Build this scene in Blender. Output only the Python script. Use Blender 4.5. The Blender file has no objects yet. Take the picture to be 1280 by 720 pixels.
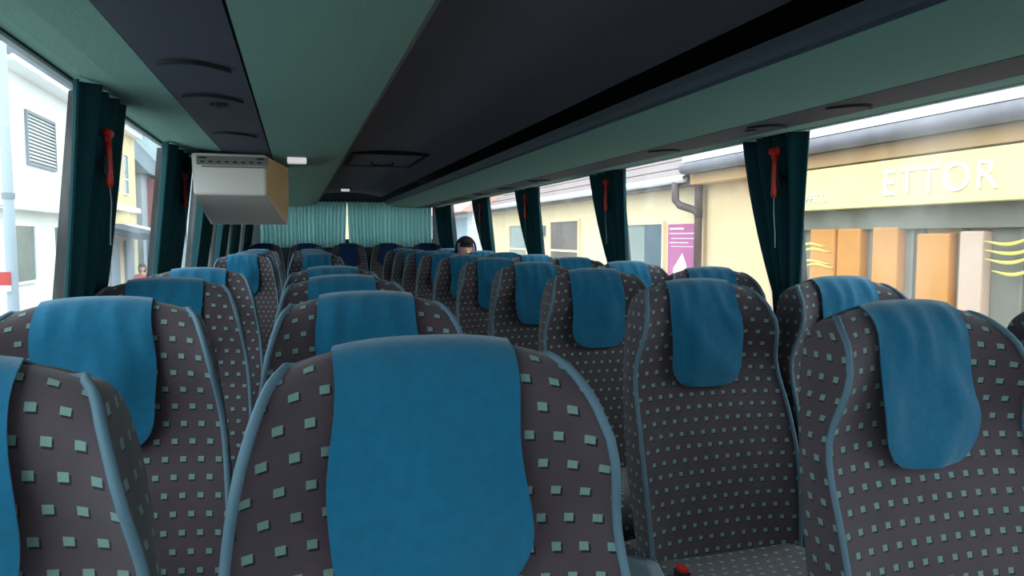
import bpy, bmesh, math, random
from mathutils import Vector, Matrix
random.seed(7)
S = bpy.context.scene
COL = S.collection
H = 1.32                      # camera height above the coach floor

# ------------------------------------------------------------------ camera
cam_d = bpy.data.cameras.new('camera')
cam = bpy.data.objects.new('camera', cam_d)
COL.objects.link(cam)
cam.location = (0, 0, H)
cam.rotation_euler = (math.radians(90 - 4.004), 0, math.radians(-16.602))
cam_d.sensor_width = 36
cam_d.lens = 36 * 900 / 1280
cam_d.clip_start = 0.02
cam_d.clip_end = 400
S.camera = cam

# ------------------------------------------------------------------ sky, exposure
W = bpy.data.worlds.new('overcast_sky')
S.world = W
W.use_nodes = True
wn, wl = W.node_tree.nodes, W.node_tree.links
wn.clear()
w_tc = wn.new('ShaderNodeTexCoord')
w_sep = wn.new('ShaderNodeSeparateXYZ')
w_mr = wn.new('ShaderNodeMapRange')
w_mr.inputs[1].default_value = 0.0
w_mr.inputs[2].default_value = 1.0
w_mr.inputs[3].default_value = 0.75
w_mr.inputs[4].default_value = 1.25
w_col = wn.new('ShaderNodeRGB')
w_col.outputs[0].default_value = (0.86, 0.96, 1.0, 1)
w_bg = wn.new('ShaderNodeBackground')
w_mul = wn.new('ShaderNodeMath')
w_mul.operation = 'MULTIPLY'
w_mul.inputs[1].default_value = 3.0
w_out = wn.new('ShaderNodeOutputWorld')
wl.new(w_tc.outputs['Generated'], w_sep.inputs[0])
wl.new(w_sep.outputs[2], w_mr.inputs[0])
wl.new(w_mr.outputs[0], w_mul.inputs[0])
wl.new(w_mul.outputs[0], w_bg.inputs[1])
wl.new(w_col.outputs[0], w_bg.inputs[0])
wl.new(w_bg.outputs[0], w_out.inputs[0])

S.view_settings.view_transform = 'Standard'
S.view_settings.look = 'None'
S.view_settings.gamma = 1
S.view_settings.use_curve_mapping = False
S.view_settings.exposure = 0.6


# ------------------------------------------------------------------ material helpers
def lin(c):
    return tuple(((v / 255) / 12.92 if v / 255 <= 0.04045 else ((v / 255 + 0.055) / 1.055) ** 2.4) for v in c) + (1,)


def mat(name, rgb, rough=0.8, noise=0.0, scale=40.0, bump=0.0, metal=0.0, sheen=0.0, spec=0.4, trans=0.0, coord='Object'):
    m = bpy.data.materials.new(name)
    m.use_nodes = True
    n, l = m.node_tree.nodes, m.node_tree.links
    b = n['Principled BSDF']
    c = lin(rgb)
    b.inputs['Base Color'].default_value = c
    b.inputs['Roughness'].default_value = rough
    b.inputs['Metallic'].default_value = metal
    b.inputs['Specular IOR Level'].default_value = spec
    b.inputs['Sheen Weight'].default_value = sheen
    if noise or bump:
        tc = n.new('ShaderNodeTexCoord')
        nz = n.new('ShaderNodeTexNoise')
        nz.inputs['Scale'].default_value = scale
        nz.inputs['Detail'].default_value = 4
        l.new(tc.outputs[coord], nz.inputs['Vector'])
        if noise:
            mx = n.new('ShaderNodeMix')
            mx.data_type = 'RGBA'
            mx.inputs[6].default_value = tuple(v * (1 - noise) for v in c[:3]) + (1,)
            mx.inputs[7].default_value = tuple(min(1, v * (1 + noise)) for v in c[:3]) + (1,)
            l.new(nz.outputs[0], mx.inputs[0])
            l.new(mx.outputs[2], b.inputs['Base Color'])
        if bump:
            bp = n.new('ShaderNodeBump')
            bp.inputs['Strength'].default_value = bump
            bp.inputs['Distance'].default_value = 0.004
            l.new(nz.outputs[0], bp.inputs['Height'])
            l.new(bp.outputs[0], b.inputs['Normal'])
    if trans:
        tr = n.new('ShaderNodeBsdfTranslucent')
        tr.inputs[0].default_value = c
        ms = n.new('ShaderNodeMixShader')
        ms.inputs[0].default_value = trans
        out = n['Material Output']
        l.new(b.outputs[0], ms.inputs[1])
        l.new(tr.outputs[0], ms.inputs[2])
        l.new(ms.outputs[0], out.inputs[0])
    return m


def dotted_fabric(name):
    """woven upholstery: staggered pale teal squares with a printed black drop shadow"""
    m = bpy.data.materials.new(name)
    m.use_nodes = True
    n, l = m.node_tree.nodes, m.node_tree.links
    b = n['Principled BSDF']
    b.inputs['Roughness'].default_value = 0.85
    b.inputs['Sheen Weight'].default_value = 0.25
    b.inputs['Specular IOR Level'].default_value = 0.2
    uv = n.new('ShaderNodeUVMap')
    sp = n.new('ShaderNodeSeparateXYZ')
    l.new(uv.outputs[0], sp.inputs[0])

    def M(op, a, c=None, d=None):
        k = n.new('ShaderNodeMath')
        k.operation = op
        for i, v in enumerate((a, c, d)):
            if v is None:
                continue
            if isinstance(v, (int, float)):
                k.inputs[i].default_value = v
            else:
                l.new(v, k.inputs[i])
        return k.outputs[0]
    PX, PY = 0.0345, 0.0355

    def square(dx, dy, half):
        v = M('DIVIDE', M('ADD', sp.outputs[1], dy), PY)
        row = M('FLOOR', v)
        par = M('MULTIPLY', M('MODULO', M('ADD', row, 200), 2), 0.5)
        u = M('ADD', M('DIVIDE', M('ADD', sp.outputs[0], dx), PX), par)
        fx = M('MULTIPLY', M('ABSOLUTE', M('SUBTRACT', M('FRACT', M('ADD', u, 100)), 0.5)), PX)
        fy = M('MULTIPLY', M('ABSOLUTE', M('SUBTRACT', M('FRACT', M('ADD', v, 100)), 0.5)), PY)
        return M('MULTIPLY', M('LESS_THAN', fx, half), M('LESS_THAN', fy, half * 0.92))
    dot = square(0, 0, 0.0057)
    shd = square(-0.0022, 0.0028, 0.0060)
    nz = n.new('ShaderNodeTexNoise')
    nz.inputs['Scale'].default_value = 9
    nz.inputs['Detail'].default_value = 5
    l.new(uv.outputs[0], nz.inputs['Vector'])
    base = n.new('ShaderNodeMix')
    base.data_type = 'RGBA'
    base.inputs[6].default_value = lin((54, 45, 51))
    base.inputs[7].default_value = lin((84, 69, 77))
    l.new(nz.outputs[0], base.inputs[0])
    m1 = n.new('ShaderNodeMix')
    m1.data_type = 'RGBA'
    l.new(shd, m1.inputs[0])
    l.new(base.outputs[2], m1.inputs[6])
    m1.inputs[7].default_value = lin((28, 26, 32))
    m2 = n.new('ShaderNodeMix')
    m2.data_type = 'RGBA'
    l.new(dot, m2.inputs[0])
    l.new(m1.outputs[2], m2.inputs[6])
    m2.inputs[7].default_value = lin((106, 132, 128))
    l.new(m2.outputs[2], b.inputs['Base Color'])
    fz = n.new('ShaderNodeTexNoise')
    fz.inputs['Scale'].default_value = 700
    l.new(uv.outputs[0], fz.inputs['Vector'])
    bp = n.new('ShaderNodeBump')
    bp.inputs['Strength'].default_value = 0.25
    bp.inputs['Distance'].default_value = 0.002
    l.new(fz.outputs[0], bp.inputs['Height'])
    l.new(bp.outputs[0], b.inputs['Normal'])
    return m


def glass_mat(name, tint=(0.90, 0.95, 0.95), haze=0.032):
    m = bpy.data.materials.new(name)
    m.use_nodes = True
    n, l = m.node_tree.nodes, m.node_tree.links
    n.remove(n['Principled BSDF'])
    out = n['Material Output']
    t = n.new('ShaderNodeBsdfTransparent')
    t.inputs[0].default_value = tint + (1,)
    g = n.new('ShaderNodeBsdfGlossy')
    g.inputs['Roughness'].default_value = 0.03
    lw = n.new('ShaderNodeLayerWeight')
    lw.inputs[0].default_value = 0.5
    p5 = n.new('ShaderNodeMath')
    p5.operation = 'POWER'
    p5.inputs[1].default_value = 5.0
    l.new(lw.outputs['Facing'], p5.inputs[0])
    f = n.new('ShaderNodeMath')
    f.operation = 'MULTIPLY_ADD'
    f.inputs[1].default_value = 0.45
    f.inputs[2].default_value = 0.02
    l.new(p5.outputs[0], f.inputs[0])
    mx = n.new('ShaderNodeMixShader')
    l.new(f.outputs[0], mx.inputs[0])
    l.new(t.outputs[0], mx.inputs[1])
    l.new(g.outputs[0], mx.inputs[2])
    tr = n.new('ShaderNodeBsdfTranslucent')
    tr.inputs[0].default_value = (0.85, 0.87, 0.88, 1)
    tc = n.new('ShaderNodeTexCoord')
    mp = n.new('ShaderNodeMapping')
    mp.inputs['Scale'].default_value = (6, 1.2, 0.5)
    nz = n.new('ShaderNodeTexNoise')
    nz.inputs['Scale'].default_value = 3
    nz.inputs['Detail'].default_value = 5
    l.new(tc.outputs['Object'], mp.inputs[0])
    l.new(mp.outputs[0], nz.inputs['Vector'])
    mr = n.new('ShaderNodeMapRange')
    mr.inputs[1].default_value = 0.45
    mr.inputs[2].default_value = 0.75
    mr.inputs[3].default_value = haze * 0.4
    mr.inputs[4].default_value = haze * 2.2
    l.new(nz.outputs[0], mr.inputs[0])
    m2 = n.new('ShaderNodeMixShader')
    l.new(mr.outputs[0], m2.inputs[0])
    l.new(mx.outputs[0], m2.inputs[1])
    l.new(tr.outputs[0], m2.inputs[2])
    l.new(m2.outputs[0], out.inputs[0])
    return m


M_FAB = dotted_fabric('dotted_upholstery')
M_PIPE = mat('slate_blue_piping', (82, 108, 124), 0.7)
M_COVER = mat('blue_velour', (12, 90, 122), 0.9, 0.18, 60, 0.3, sheen=0.3, spec=0.15)
M_COVER_SHADE = mat('blue_velour_shaded', (18, 44, 84), 0.9, 0.18, 60, 0.3, sheen=0.1, spec=0.15)  # the blue velour again, coloured darker for the shade at the rear
M_BLACK = mat('black_plastic', (26, 27, 31), 0.55)
M_DARKF = mat('dark_upholstery', (34, 33, 40), 0.9)
M_GREYP = mat('grey_plastic', (120, 134, 146), 0.45)
M_RED = mat('red_plastic', (190, 36, 24), 0.4)
M_GREEN = mat('green_felt', (118, 160, 150), 0.95, 0.10, 260, 0.35)
M_SERV = mat('dark_service_panel', (62, 66, 82), 0.75, 0.15, 14)
M_SEAM = mat('black_rubber_seam', (12, 12, 15), 0.8)
M_CEIL = mat('dark_ceiling_felt', (92, 90, 104), 0.95, 0.12, 90, 0.2)
M_RACKIN = mat('shadow_black_interior', (16, 16, 20), 0.9)  # near black stands in for the shadow inside the rack openings
M_LIP = mat('grey_rack_lip', (60, 72, 84), 0.6)
M_WALL = mat('grey_wall_felt', (60, 66, 72), 0.9, 0.1, 80)
M_FLOOR = mat('dark_floor_vinyl', (46, 47, 52), 0.8, 0.2, 60)
M_RUB = mat('black_window_rubber', (16, 17, 19), 0.7)
M_FRAME = mat('pale_window_frame', (190, 200, 204), 0.6)
M_CURT = mat('dark_teal_curtain', (20, 72, 80), 0.9, 0.2, 20, trans=0.45)
M_RCURT = mat('pale_teal_curtain', (176, 206, 206), 0.9, 0.25, 30, trans=0.7)
M_GLASS = glass_mat('coach_window_glass')
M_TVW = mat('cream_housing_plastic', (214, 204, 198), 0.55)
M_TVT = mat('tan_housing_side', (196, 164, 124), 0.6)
M_WHITE = mat('white_plastic', (240, 236, 238), 0.4)
M_LENS = mat('glowing_lamp_lens', (240, 232, 236), 0.4)
M_LENS.node_tree.nodes['Principled BSDF'].inputs['Emission Color'].default_value = (1, 0.9, 0.93, 1)
M_LENS.node_tree.nodes['Principled BSDF'].inputs['Emission Strength'].default_value = 0.3


# ------------------------------------------------------------------ mesh helpers
class MB:
    def __init__(self):
        self.v, self.f, self.mi, self.uv = [], [], [], {}

    def add(self, vs, fs, mi=0, uvs=None):
        o = len(self.v)
        self.v += [tuple(p) for p in vs]
        for f in fs:
            self.f.append(tuple(i + o for i in f))
            self.mi.append(mi)
        if uvs:
            for i, t in enumerate(uvs):
                self.uv[o + i] = t

    def box(self, x0, x1, y0, y1, z0, z1, mi=0, tf=None):
        vs = [(x, y, z) for z in (z0, z1) for y in (y0, y1) for x in (x0, x1)]
        if tf:
            vs = [tf(Vector(p)) for p in vs]
        self.add(vs, [(0, 2, 3, 1), (4, 5, 7, 6), (0, 1, 5, 4), (2, 6, 7, 3), (0, 4, 6, 2), (1, 3, 7, 5)], mi)

    def grid(self, P, mi=0, UV=None, closed=False):
        nr, nc = len(P), len(P[0])
        vs = [p for r in P for p in r]
        fs = []
        for i in range(nr - 1):
            for j in range(nc if closed else nc - 1):
                k = (j + 1) % nc
                fs.append((i * nc + j, i * nc + k, (i + 1) * nc + k, (i + 1) * nc + j))
        self.add(vs, fs, mi, [t for r in UV for t in r] if UV else None)

    def prism(self, prof, axis, a0, a1, mi=0):
        """closed 2-D profile swept along an axis; profile coords are the other two axes in order"""
        def P(p, a):
            return {'x': (a, p[0], p[1]), 'y': (p[0], a, p[1]), 'z': (p[0], p[1], a)}[axis]
        n = len(prof)
        vs = [P(p, a0) for p in prof] + [P(p, a1) for p in prof]
        fs = [(i, (i + 1) % n, n + (i + 1) % n, n + i) for i in range(n)]
        fs += [tuple(range(n - 1, -1, -1)), tuple(range(n, 2 * n))]
        self.add(vs, fs, mi)

    def tube(self, pts, r, seg=6, mi=0, caps=True):
        pts = [Vector(p) for p in pts]
        rings, last = [], None
        for i, p in enumerate(pts):
            d = (pts[min(i + 1, len(pts) - 1)] - pts[max(i - 1, 0)]).normalized()
            a = last if last else (Vector((0, 0, 1)) if abs(d.z) < 0.9 else Vector((0, 1, 0)))
            a = (a - d * a.dot(d)).normalized()
            last = a
            b = d.cross(a)
            rr = r[i] if isinstance(r, (list, tuple)) else r
            rings.append([tuple(p + a * (rr * math.cos(2 * math.pi * k / seg)) + b * (rr * math.sin(2 * math.pi * k / seg))) for k in range(seg)])
        o = len(self.v)
        self.grid(rings, mi, closed=True)
        if caps:
            self.f.append(tuple(o + k for k in range(seg - 1, -1, -1)))
            self.f.append(tuple(o + (len(pts) - 1) * seg + k for k in range(seg)))
            self.mi += [mi, mi]

    def mesh(self, name, mats, smooth=False, bevel=0.0, seg=2):
        me = bpy.data.meshes.new(name)
        me.from_pydata(self.v, [], self.f)
        for m in (mats if isinstance(mats, (list, tuple)) else [mats]):
            me.materials.append(m)
        for p, i in zip(me.polygons, self.mi):
            p.material_index = i
        if self.uv:
            ul = me.uv_layers.new(name='UVMap')
            for lp in me.loops:
                ul.data[lp.index].uv = self.uv.get(lp.vertex_index, (0, 0))
        bm = bmesh.new()
        bm.from_mesh(me)
        bmesh.ops.recalc_face_normals(bm, faces=bm.faces)
        if bevel:
            bmesh.ops.bevel(bm, geom=[e for e in bm.edges if len(e.link_faces) == 2 and e.calc_face_angle(0) > 0.5],
                            offset=bevel, segments=seg, profile=0.6, affect='EDGES', clamp_overlap=True)
        bm.to_mesh(me)
        bm.free()
        if smooth:
            me.polygons.foreach_set('use_smooth', [True] * len(me.polygons))
        me.update()
        return me

    def obj(self, name, mats, parent=None, smooth=False, bevel=0.0, seg=2):
        o = bpy.data.objects.new(name, self.mesh(name, mats, smooth, bevel, seg))
        COL.objects.link(o)
        if parent:
            o.parent = parent
        return o


def box_obj(name, m, x0, x1, y0, y1, z0, z1, parent=None, bevel=0.0, tf=None):
    b = MB()
    b.box(x0, x1, y0, y1, z0, z1, tf=tf)
    return b.obj(name, m, parent, bevel=bevel)


def tag(o, label, cat, group=None):
    o['label'], o['category'] = label, cat
    if group:
        o['group'] = group
    return o


def thing(name, label, cat, loc=(0, 0, 0), rz=0, group=None):
    o = bpy.data.objects.new(name, None)
    o.empty_display_size = 0.1
    COL.objects.link(o)
    o.location = loc
    o.rotation_euler = (0, 0, rz)
    return tag(o, label, cat, group)


def structure(o):
    o['kind'] = 'structure'
    return o


def dup(root, loc, label, rz=0):
    r = root.copy()
    COL.objects.link(r)
    r.location = loc
    r.rotation_euler = (0, 0, rz)
    r['label'] = label
    for ch in list(root.children):
        c = ch.copy()
        COL.objects.link(c)
        c.parent = r
        for g in ch.children:
            d = g.copy()
            COL.objects.link(d)
            d.parent = c
    return r


def curve(pts):
    """smooth interpolation through (t, value) pairs"""
    def fn(t):
        if t <= pts[0][0]:
            return pts[0][1]
        for i in range(len(pts) - 1):
            (a, va), (b, vb) = pts[i], pts[i + 1]
            if t <= b:
                pm = pts[i - 1] if i else pts[i]
                pn = pts[i + 2] if i + 2 < len(pts) else pts[i + 1]
                ma = (vb - pm[1]) / (b - pm[0])
                mb = (pn[1] - va) / (pn[0] - a)
                h = b - a
                s = (t - a) / h
                return ((2 * s ** 3 - 3 * s ** 2 + 1) * va + (s ** 3 - 2 * s ** 2 + s) * h * ma +
                        (-2 * s ** 3 + 3 * s ** 2) * vb + (s ** 3 - s ** 2) * h * mb)
        return pts[-1][1]
    return fn


# ------------------------------------------------------------------ the coach shell
XC = 0.65                       # centre line of the coach
XL, XR = -0.66, 1.96            # walls at sill height
XLT, XRT = -0.56, 1.86          # walls at window top
ZS, ZT = 0.80, H + 0.415        # sill, window top
Y0, Y1 = -2.6, 9.85

structure(box_obj('floor', M_FLOOR, XL - 0.06, XR + 0.06, Y0, Y1, -0.06, 0))
b = MB(); b.box(XL - 0.05, XL, Y0, Y1, 0, ZS)
b.prism([(XLT - 0.018, ZT), (XLT, ZT), (XLT + 0.01, 2.06), (XLT - 0.05, 2.06)], 'y', Y0, Y1)
structure(b.obj('wall_left', M_WALL))
b = MB(); b.box(XR, XR + 0.05, Y0, Y1, 0, ZS)
b.prism([(XRT + 0.018, ZT), (XRT, ZT), (XRT - 0.01, 2.06), (XRT + 0.05, 2.06)], 'y', Y0, Y1)
structure(b.obj('wall_right', M_WALL))
# rear wall with an opening for the window
b = MB()
b.box(XL - 0.05, XR + 0.05, Y1, Y1 + 0.05, 0, H - 0.02)
b.box(XL - 0.05, XR + 0.05, Y1, Y1 + 0.05, H + 0.47, 2.06)
b.box(XL - 0.05, -0.44, Y1, Y1 + 0.05, H - 0.02, H + 0.47)
b.box(1.80, XR + 0.05, Y1, Y1 + 0.05, H - 0.02, H + 0.47)
structure(b.obj('wall_back', M_WALL))
b = MB()
b.box(XL - 0.05, XR + 0.05, Y0 - 0.05, Y0, 0, 0.45)
b.box(XL - 0.05, XR + 0.05, Y0 - 0.05, Y0, 1.98, 2.06)
structure(b.obj('wall_front', M_WALL))
structure(box_obj('roof', M_RACKIN, XL - 0.05, XR + 0.05, Y0 - 0.05, Y1 + 0.05, 2.06, 2.12))

# ceiling: a shallow arched felt panel between the racks
b = MB()
prof = []
for i in range(13):
    s = -1 + i / 6
    prof.append((XC + s * 0.455, H + 0.60 - 0.055 * s * s))
prof += [(XC + 0.455, H + 0.66), (XC - 0.455, H + 0.66)]
b.prism(prof, 'y', Y0, Y1)
structure(b.obj('ceiling', M_CEIL))

# luggage racks, mirrored about the centre line
def rack(sign, label):
    def X(x):                    # profile given for the left side
        return x if sign < 0 else 2 * XC - x
    t = thing('luggage_rack', label, 'luggage rack', (0, 0, 0))
    A, B = Y0 + 0.05, 8.95

    def panel(name, m, pts, th, smooth=False):
        b = MB()
        top = [(x, z + th) for x, z in reversed(pts)]
        b.prism([(X(x), H + z) for x, z in pts + top], 'y', A, B)
        return b.obj(name, m, t, smooth=False)
    panel('window_side_panel', M_GREEN, [(XLT + 0.002, 0.418), (-0.50, 0.400), (-0.42, 0.384), (-0.306, 0.3726)], 0.02)
    panel('service_panel', M_SERV, [(-0.305, 0.3728), (-0.2, 0.3680), (-0.104, 0.3645)], 0.02)
    panel('seam', M_SEAM, [(-0.104, 0.3695), (-0.0986, 0.3690)], 0.02)
    pts = []
    for i in range(11):
        s = i / 10
        pts.append((-0.098 + 0.331 * s, 0.3645 + 0.008 * s + 0.029 * s ** 4))
    panel('underside_panel', M_GREEN, pts, 0.02)
    panel('front_lip', M_LIP, [(0.233, 0.4015), (0.247, 0.409), (0.255, 0.425), (0.256, 0.446), (0.236, 0.447)], 0.004)
    panel('lining', M_RACKIN, [(0.235, 0.435), (-0.545, 0.435)], 0.01)
    # speaker and air vent slots let into the service panel
    for k, y in enumerate([0.55, 1.05, 1.68, 2.05, 2.75, 4.4, 5.15, 5.9, 6.65, 7.4, 8.1]):
        b = MB()
        P = []
        for i in range(9):
            s = -1 + i / 4
            P.append([(X(-0.205 + s * 0.075), y + 0.05 * (s * s) - 0.02 + d * (1 - 0.6 * s * s), H + 0.3672 - 0.0216 * s * 0.16 - 0.006 * w_)
                      for d, w_ in ((-0.012, 0), (-0.008, 1), (0.008, 1), (0.012, 0))])
        b.grid(P, 0)
        b.obj('air_vent', M_SEAM, t, smooth=True)
        if k % 2 == 1:
            b = MB()
            b.tube([(X(-0.20), y + 0.11, H + 0.360), (X(-0.20), y + 0.11, H + 0.375)], 0.022, 10)
            b.obj('air_nozzle', M_BLACK, t)
    return t

rack(-1, 'green felt luggage rack with dark service strip over the left windows')
rack(1, 'green felt luggage rack with grey lip over the right windows')

# pillars, windows, frames
PILS = {-1: [-0.74, 0.85, 2.40, 3.75, 4.95, 6.15, 7.45, 9.05], 1: [-0.74, 0.88, 2.50, 4.10, 5.70, 7.26, 9.05]}
def wall_x(side, z):
    s = (z - ZS) / (ZT - ZS)
    return (XL + (XLT - XL) * s) if side < 0 else (XR + (XRT - XR) * s)

def lean_box(b, side, y0, y1, z0, z1, d0, d1):
    """box that follows the leaning window wall; d = distance inwards from the wall"""
    vs = []
    for z in (z0, z1):
        for y in (y0, y1):
            for d in (d0, d1):
                vs.append((wall_x(side, z) - side * d, y, z))
    b.add(vs, [(0, 2, 3, 1), (4, 5, 7, 6), (0, 1, 5, 4), (2, 6, 7, 3), (0, 4, 6, 2), (1, 3, 7, 5)])

wn_i, tr_i = 1, 1
for side in (-1, 1):
    PIL = PILS[side]
    for y in PIL:
        b = MB(); lean_box(b, side, y - 0.06, y + 0.09, ZS, ZT, -0.05, 0.012)
        structure(b.obj('trim_%d' % tr_i, M_RUB)); tr_i += 1
    ys = [Y0] + PIL + [Y1 + 0.02]
    for a, c in zip(ys[:-1], ys[1:]):
        a2 = a + (0.09 if a in PIL else 0); c2 = c - (0.06 if c in PIL else 0)
        b = MB(); lean_box(b, side, a2, c2, ZS, ZT, -0.014, -0.009)
        w = structure(b.obj('window_%d' % wn_i, M_GLASS)); wn_i += 1
        b = MB()
        lean_box(b, side, a2, c2, ZS, ZS + 0.02, -0.03, 0.008)
        lean_box(b, side, a2, c2, ZT - 0.008, ZT, -0.018, 0.0)
        fo = b.obj('window_frame', M_FRAME, w)
b = MB(); b.box(-0.50, 1.80, Y1 + 0.02, Y1 + 0.026, H - 0.02, H + 0.47)
structure(b.obj('window_%d' % wn_i, M_GLASS)); wn_i += 1
b = MB(); b.box(XL, XR, Y0 - 0.03, Y0 - 0.024, 0.45, 1.98)
structure(b.obj('window_%d' % wn_i, M_GLASS))

# ------------------------------------------------------------------ side curtains gathered on the pillars
ORD = ['nearest', 'second', 'third', 'fourth', 'fifth', 'last']
def side_curtain(side, ya, yb, label, squeeze, seed):
    rnd = random.Random(seed)
    nf, nc, nr = 4, 46, 14
    ph = rnd.random() * 6
    b = MB()
    P, Q = [], []
    for i in range(nr):
        s = i / (nr - 1)
        z = ZT - 0.020 - s * (ZT - 1.02)
        far = yb - squeeze * (s ** 1.6) * (yb - ya)
        near = ya + 0.16 * s
        rowp, rowq = [], []
        for j in range(nc):
            u = j / (nc - 1)
            y = near + (far - near) * u
            hz = (z - ZS) / (ZT - ZS)
            d = 0.030 + 0.028 * hz + (0.014 + 0.012 * hz) * math.sin(ph + u * nf * 2 * math.pi + 0.25 * math.sin(3 * s)) + 0.005 * math.sin(13 * u + 4 * s)
            rowp.append((wall_x(side, z) - side * d, y, z))
            rowq.append((wall_x(side, z) - side * (d - 0.004), y, z))
        P.append(rowp); Q.append(rowq)
    b.grid(P); b.grid(Q)
    o = b.obj('window_curtain', M_CURT, smooth=True)
    rnd.random()
    return tag(o, label, 'curtain', 'gathered curtains on the %s window pillars' % ('left' if side < 0 else 'right'))

for side, sn in ((-1, 'left'), (1, 'right')):
    spans = [(2.06, 2.46), (3.28, 3.92), (4.45, 5.08), (5.72, 6.30), (7.0, 7.6), (8.62, 9.62)] if side < 0 else [(2.26, 2.65), (3.80, 4.28), (5.34, 5.92), (6.82, 7.46), (8.62, 9.62)]
    for k, (ya, yb) in enumerate(spans):
        nm = 'last' if k == len(spans) - 1 else ORD[k]
        side_curtain(side, ya, yb, '%s dark teal curtain from the camera along the %s windows' % (nm, sn),
                     0.36 if side > 0 and k < 4 else -0.12, k + 10 * side)

# emergency hammers on the pillars
def hammer(side, y, label):
    z = H + (0.26 if side > 0 else 0.225)
    x = wall_x(side, z) - side * 0.088
    t = thing('emergency_hammer', label, 'hammer', (x, y, z), 0, 'emergency hammers on the window pillars')
    t.scale = (0.82,) * 3 if side < 0 else (1, 1, 1)
    b = MB(); b.tube([(0, 0, -0.105), (0, 0, -0.09), (0, 0, 0.03), (0, 0, 0.05)], [0.008, 0.012, 0.010, 0.008], 8)
    b.obj('handle', M_RED, t, smooth=True)
    b = MB(); b.tube([(0, -0.03, 0.075), (0, -0.022, 0.075), (0, 0.022, 0.075), (0, 0.03, 0.075)], [0.004, 0.015, 0.015, 0.004], 8)
    b.box(-0.008, 0.008, -0.012, 0.012, 0.045, 0.08)
    b.obj('hammer_head', M_RED, t)
    b = MB(); b.box(-0.012 if side < 0 else 0.0, 0.0 if side < 0 else 0.012, -0.02, 0.02, -0.06, 0.0)
    b.box(-0.075 if side < 0 else 0.0, 0.0 if side < 0 else 0.075, -0.008, 0.008, -0.04, -0.02)
    b.obj('holder', M_BLACK, t)
    b = MB(); b.tube([(0, 0, -0.10), (-side * 0.004, -0.006, -0.16), (0, -0.012, -0.24), (-side * -0.003, -0.010, -0.30)], 0.0022, 5)
    b.obj('cable', M_GREYP, t)
    return t
for k, y in enumerate((2.42, 4.02, 5.62, 7.14)):
    hammer(1, y, 'red emergency hammer on the %s curtained pillar at the right windows' % ORD[k])
for k, y in enumerate((2.24, 3.66)):
    hammer(-1, y, 'red emergency hammer on the %s curtained pillar at the left windows' % ORD[k])

# ------------------------------------------------------------------ rear window curtains
def rear_curtain(xa, xb, label, seed, sa=0.0, sb=0.0):
    rnd = random.Random(seed)
    n = max(40, int((xb - xa) * 190))
    nf = (xb - xa) / 0.05
    b = MB(); P, Q = [], []
    phs = [0.0]
    for j in range(n):
        phs.append(phs[-1] + nf * 2 * math.pi / n * (0.5 + rnd.random()))
    for i in range(8):
        s = i / 7
        rp, rq = [], []
        for j in range(n):
            u = j / (n - 1)
            x = xa + sa * s + (xb + sb * s - xa - sa * s) * u
            z = H + 0.472 - s * 0.60
            y = 9.705 + (0.018 + 0.014 * s) * math.sin(phs[j] + 0.3 * math.sin(4 * s))
            rp.append((x, y, z)); rq.append((x, y + 0.003, z))
        P.append(rp); Q.append(rq)
    b.grid(P); b.grid(Q)
    return tag(b.obj('rear_curtain', M_RCURT, smooth=True), label, 'curtain', 'pale teal curtains over the rear window')
rear_curtain(-0.44, 0.05, 'pleated teal rear window curtain, leftmost panel below the monitor', 1)
rear_curtain(0.05, 0.638, 'pleated teal rear window curtain panel just left of the narrow light gap', 2, 0, -0.03)
rear_curtain(0.640, 1.12, 'pleated teal rear window curtain panel just right of the narrow light gap', 3, 0.02, 0)
rear_curtain(1.12, 1.76, 'pleated teal rear window curtain, rightmost and darkest panel', 4)
b = MB(); b.tube([(-0.48, 9.715, H + 0.472), (1.79, 9.715, H + 0.472)], 0.012, 6)
tag(b.obj('curtain_rail', M_BLACK), 'thin black rail holding the rear window curtains', 'curtain rail')

# ------------------------------------------------------------------ seats
CZ = 0.45                        # cushion height
HB = 0.745                       # backrest height above cushion
w_f = curve([(-0.1, .220), (0, .227), (.3, .239), (.55, .235), (.75, .220), (.88, .203), (.95, .186), (.985, .172), (1, .158)])
e_f = curve([(-0.1, .10), (0, .10), (.3, .115), (.5, .102), (.70, .080), (.86, .128), (.94, .116), (1, .09)])
c_f = curve([(-0.1, .065), (0, .07), (.3, .085), (.5, .075), (.70, .055), (.86, .082), (1, .08)])
def yb_f(z):                     # back plane, reclined
    return 0.02 + 0.215 * z
def zr_f(u):
    return HB - 0.024 * abs(u) ** 2.6
RC, TM = 0.055, 0.055
def cap_f(t):
    s = (1 - t) * HB
    return 1.0 if s >= RC else math.sqrt(max(0, 1 - ((RC - s) / RC) ** 2))
def front(u, t):
    x = u * w_f(t)
    z = t * zr_f(u) if t > 0 else t * HB
    th = c_f(t) + (e_f(t) - c_f(t)) * abs(u) ** 3.4
    c = cap_f(t)
    return Vector((x, yb_f(z) - (TM + (th - TM) * c), CZ + z))
def back(u, t):
    x = u * w_f(t)
    z = t * zr_f(u) if t > 0 else t * HB
    return Vector((x, yb_f(z) - TM * (1 - cap_f(t)) + 0.012 * (1 - abs(u) ** 3) * cap_f(t), CZ + z))
TS = [-0.1 + 1.02 * i / 24 for i in range(25)]
TS = [t for t in TS if t < 0.915] + [0.927, 0.945, 0.96, 0.972, 0.982, 0.99, 0.996, 1.0]
US = [-1, -.97, -.93, -.87, -.78, -.66, -.5, -.33, -.16, 0, .16, .33, .5, .66, .78, .87, .93, .97, 1]

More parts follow.
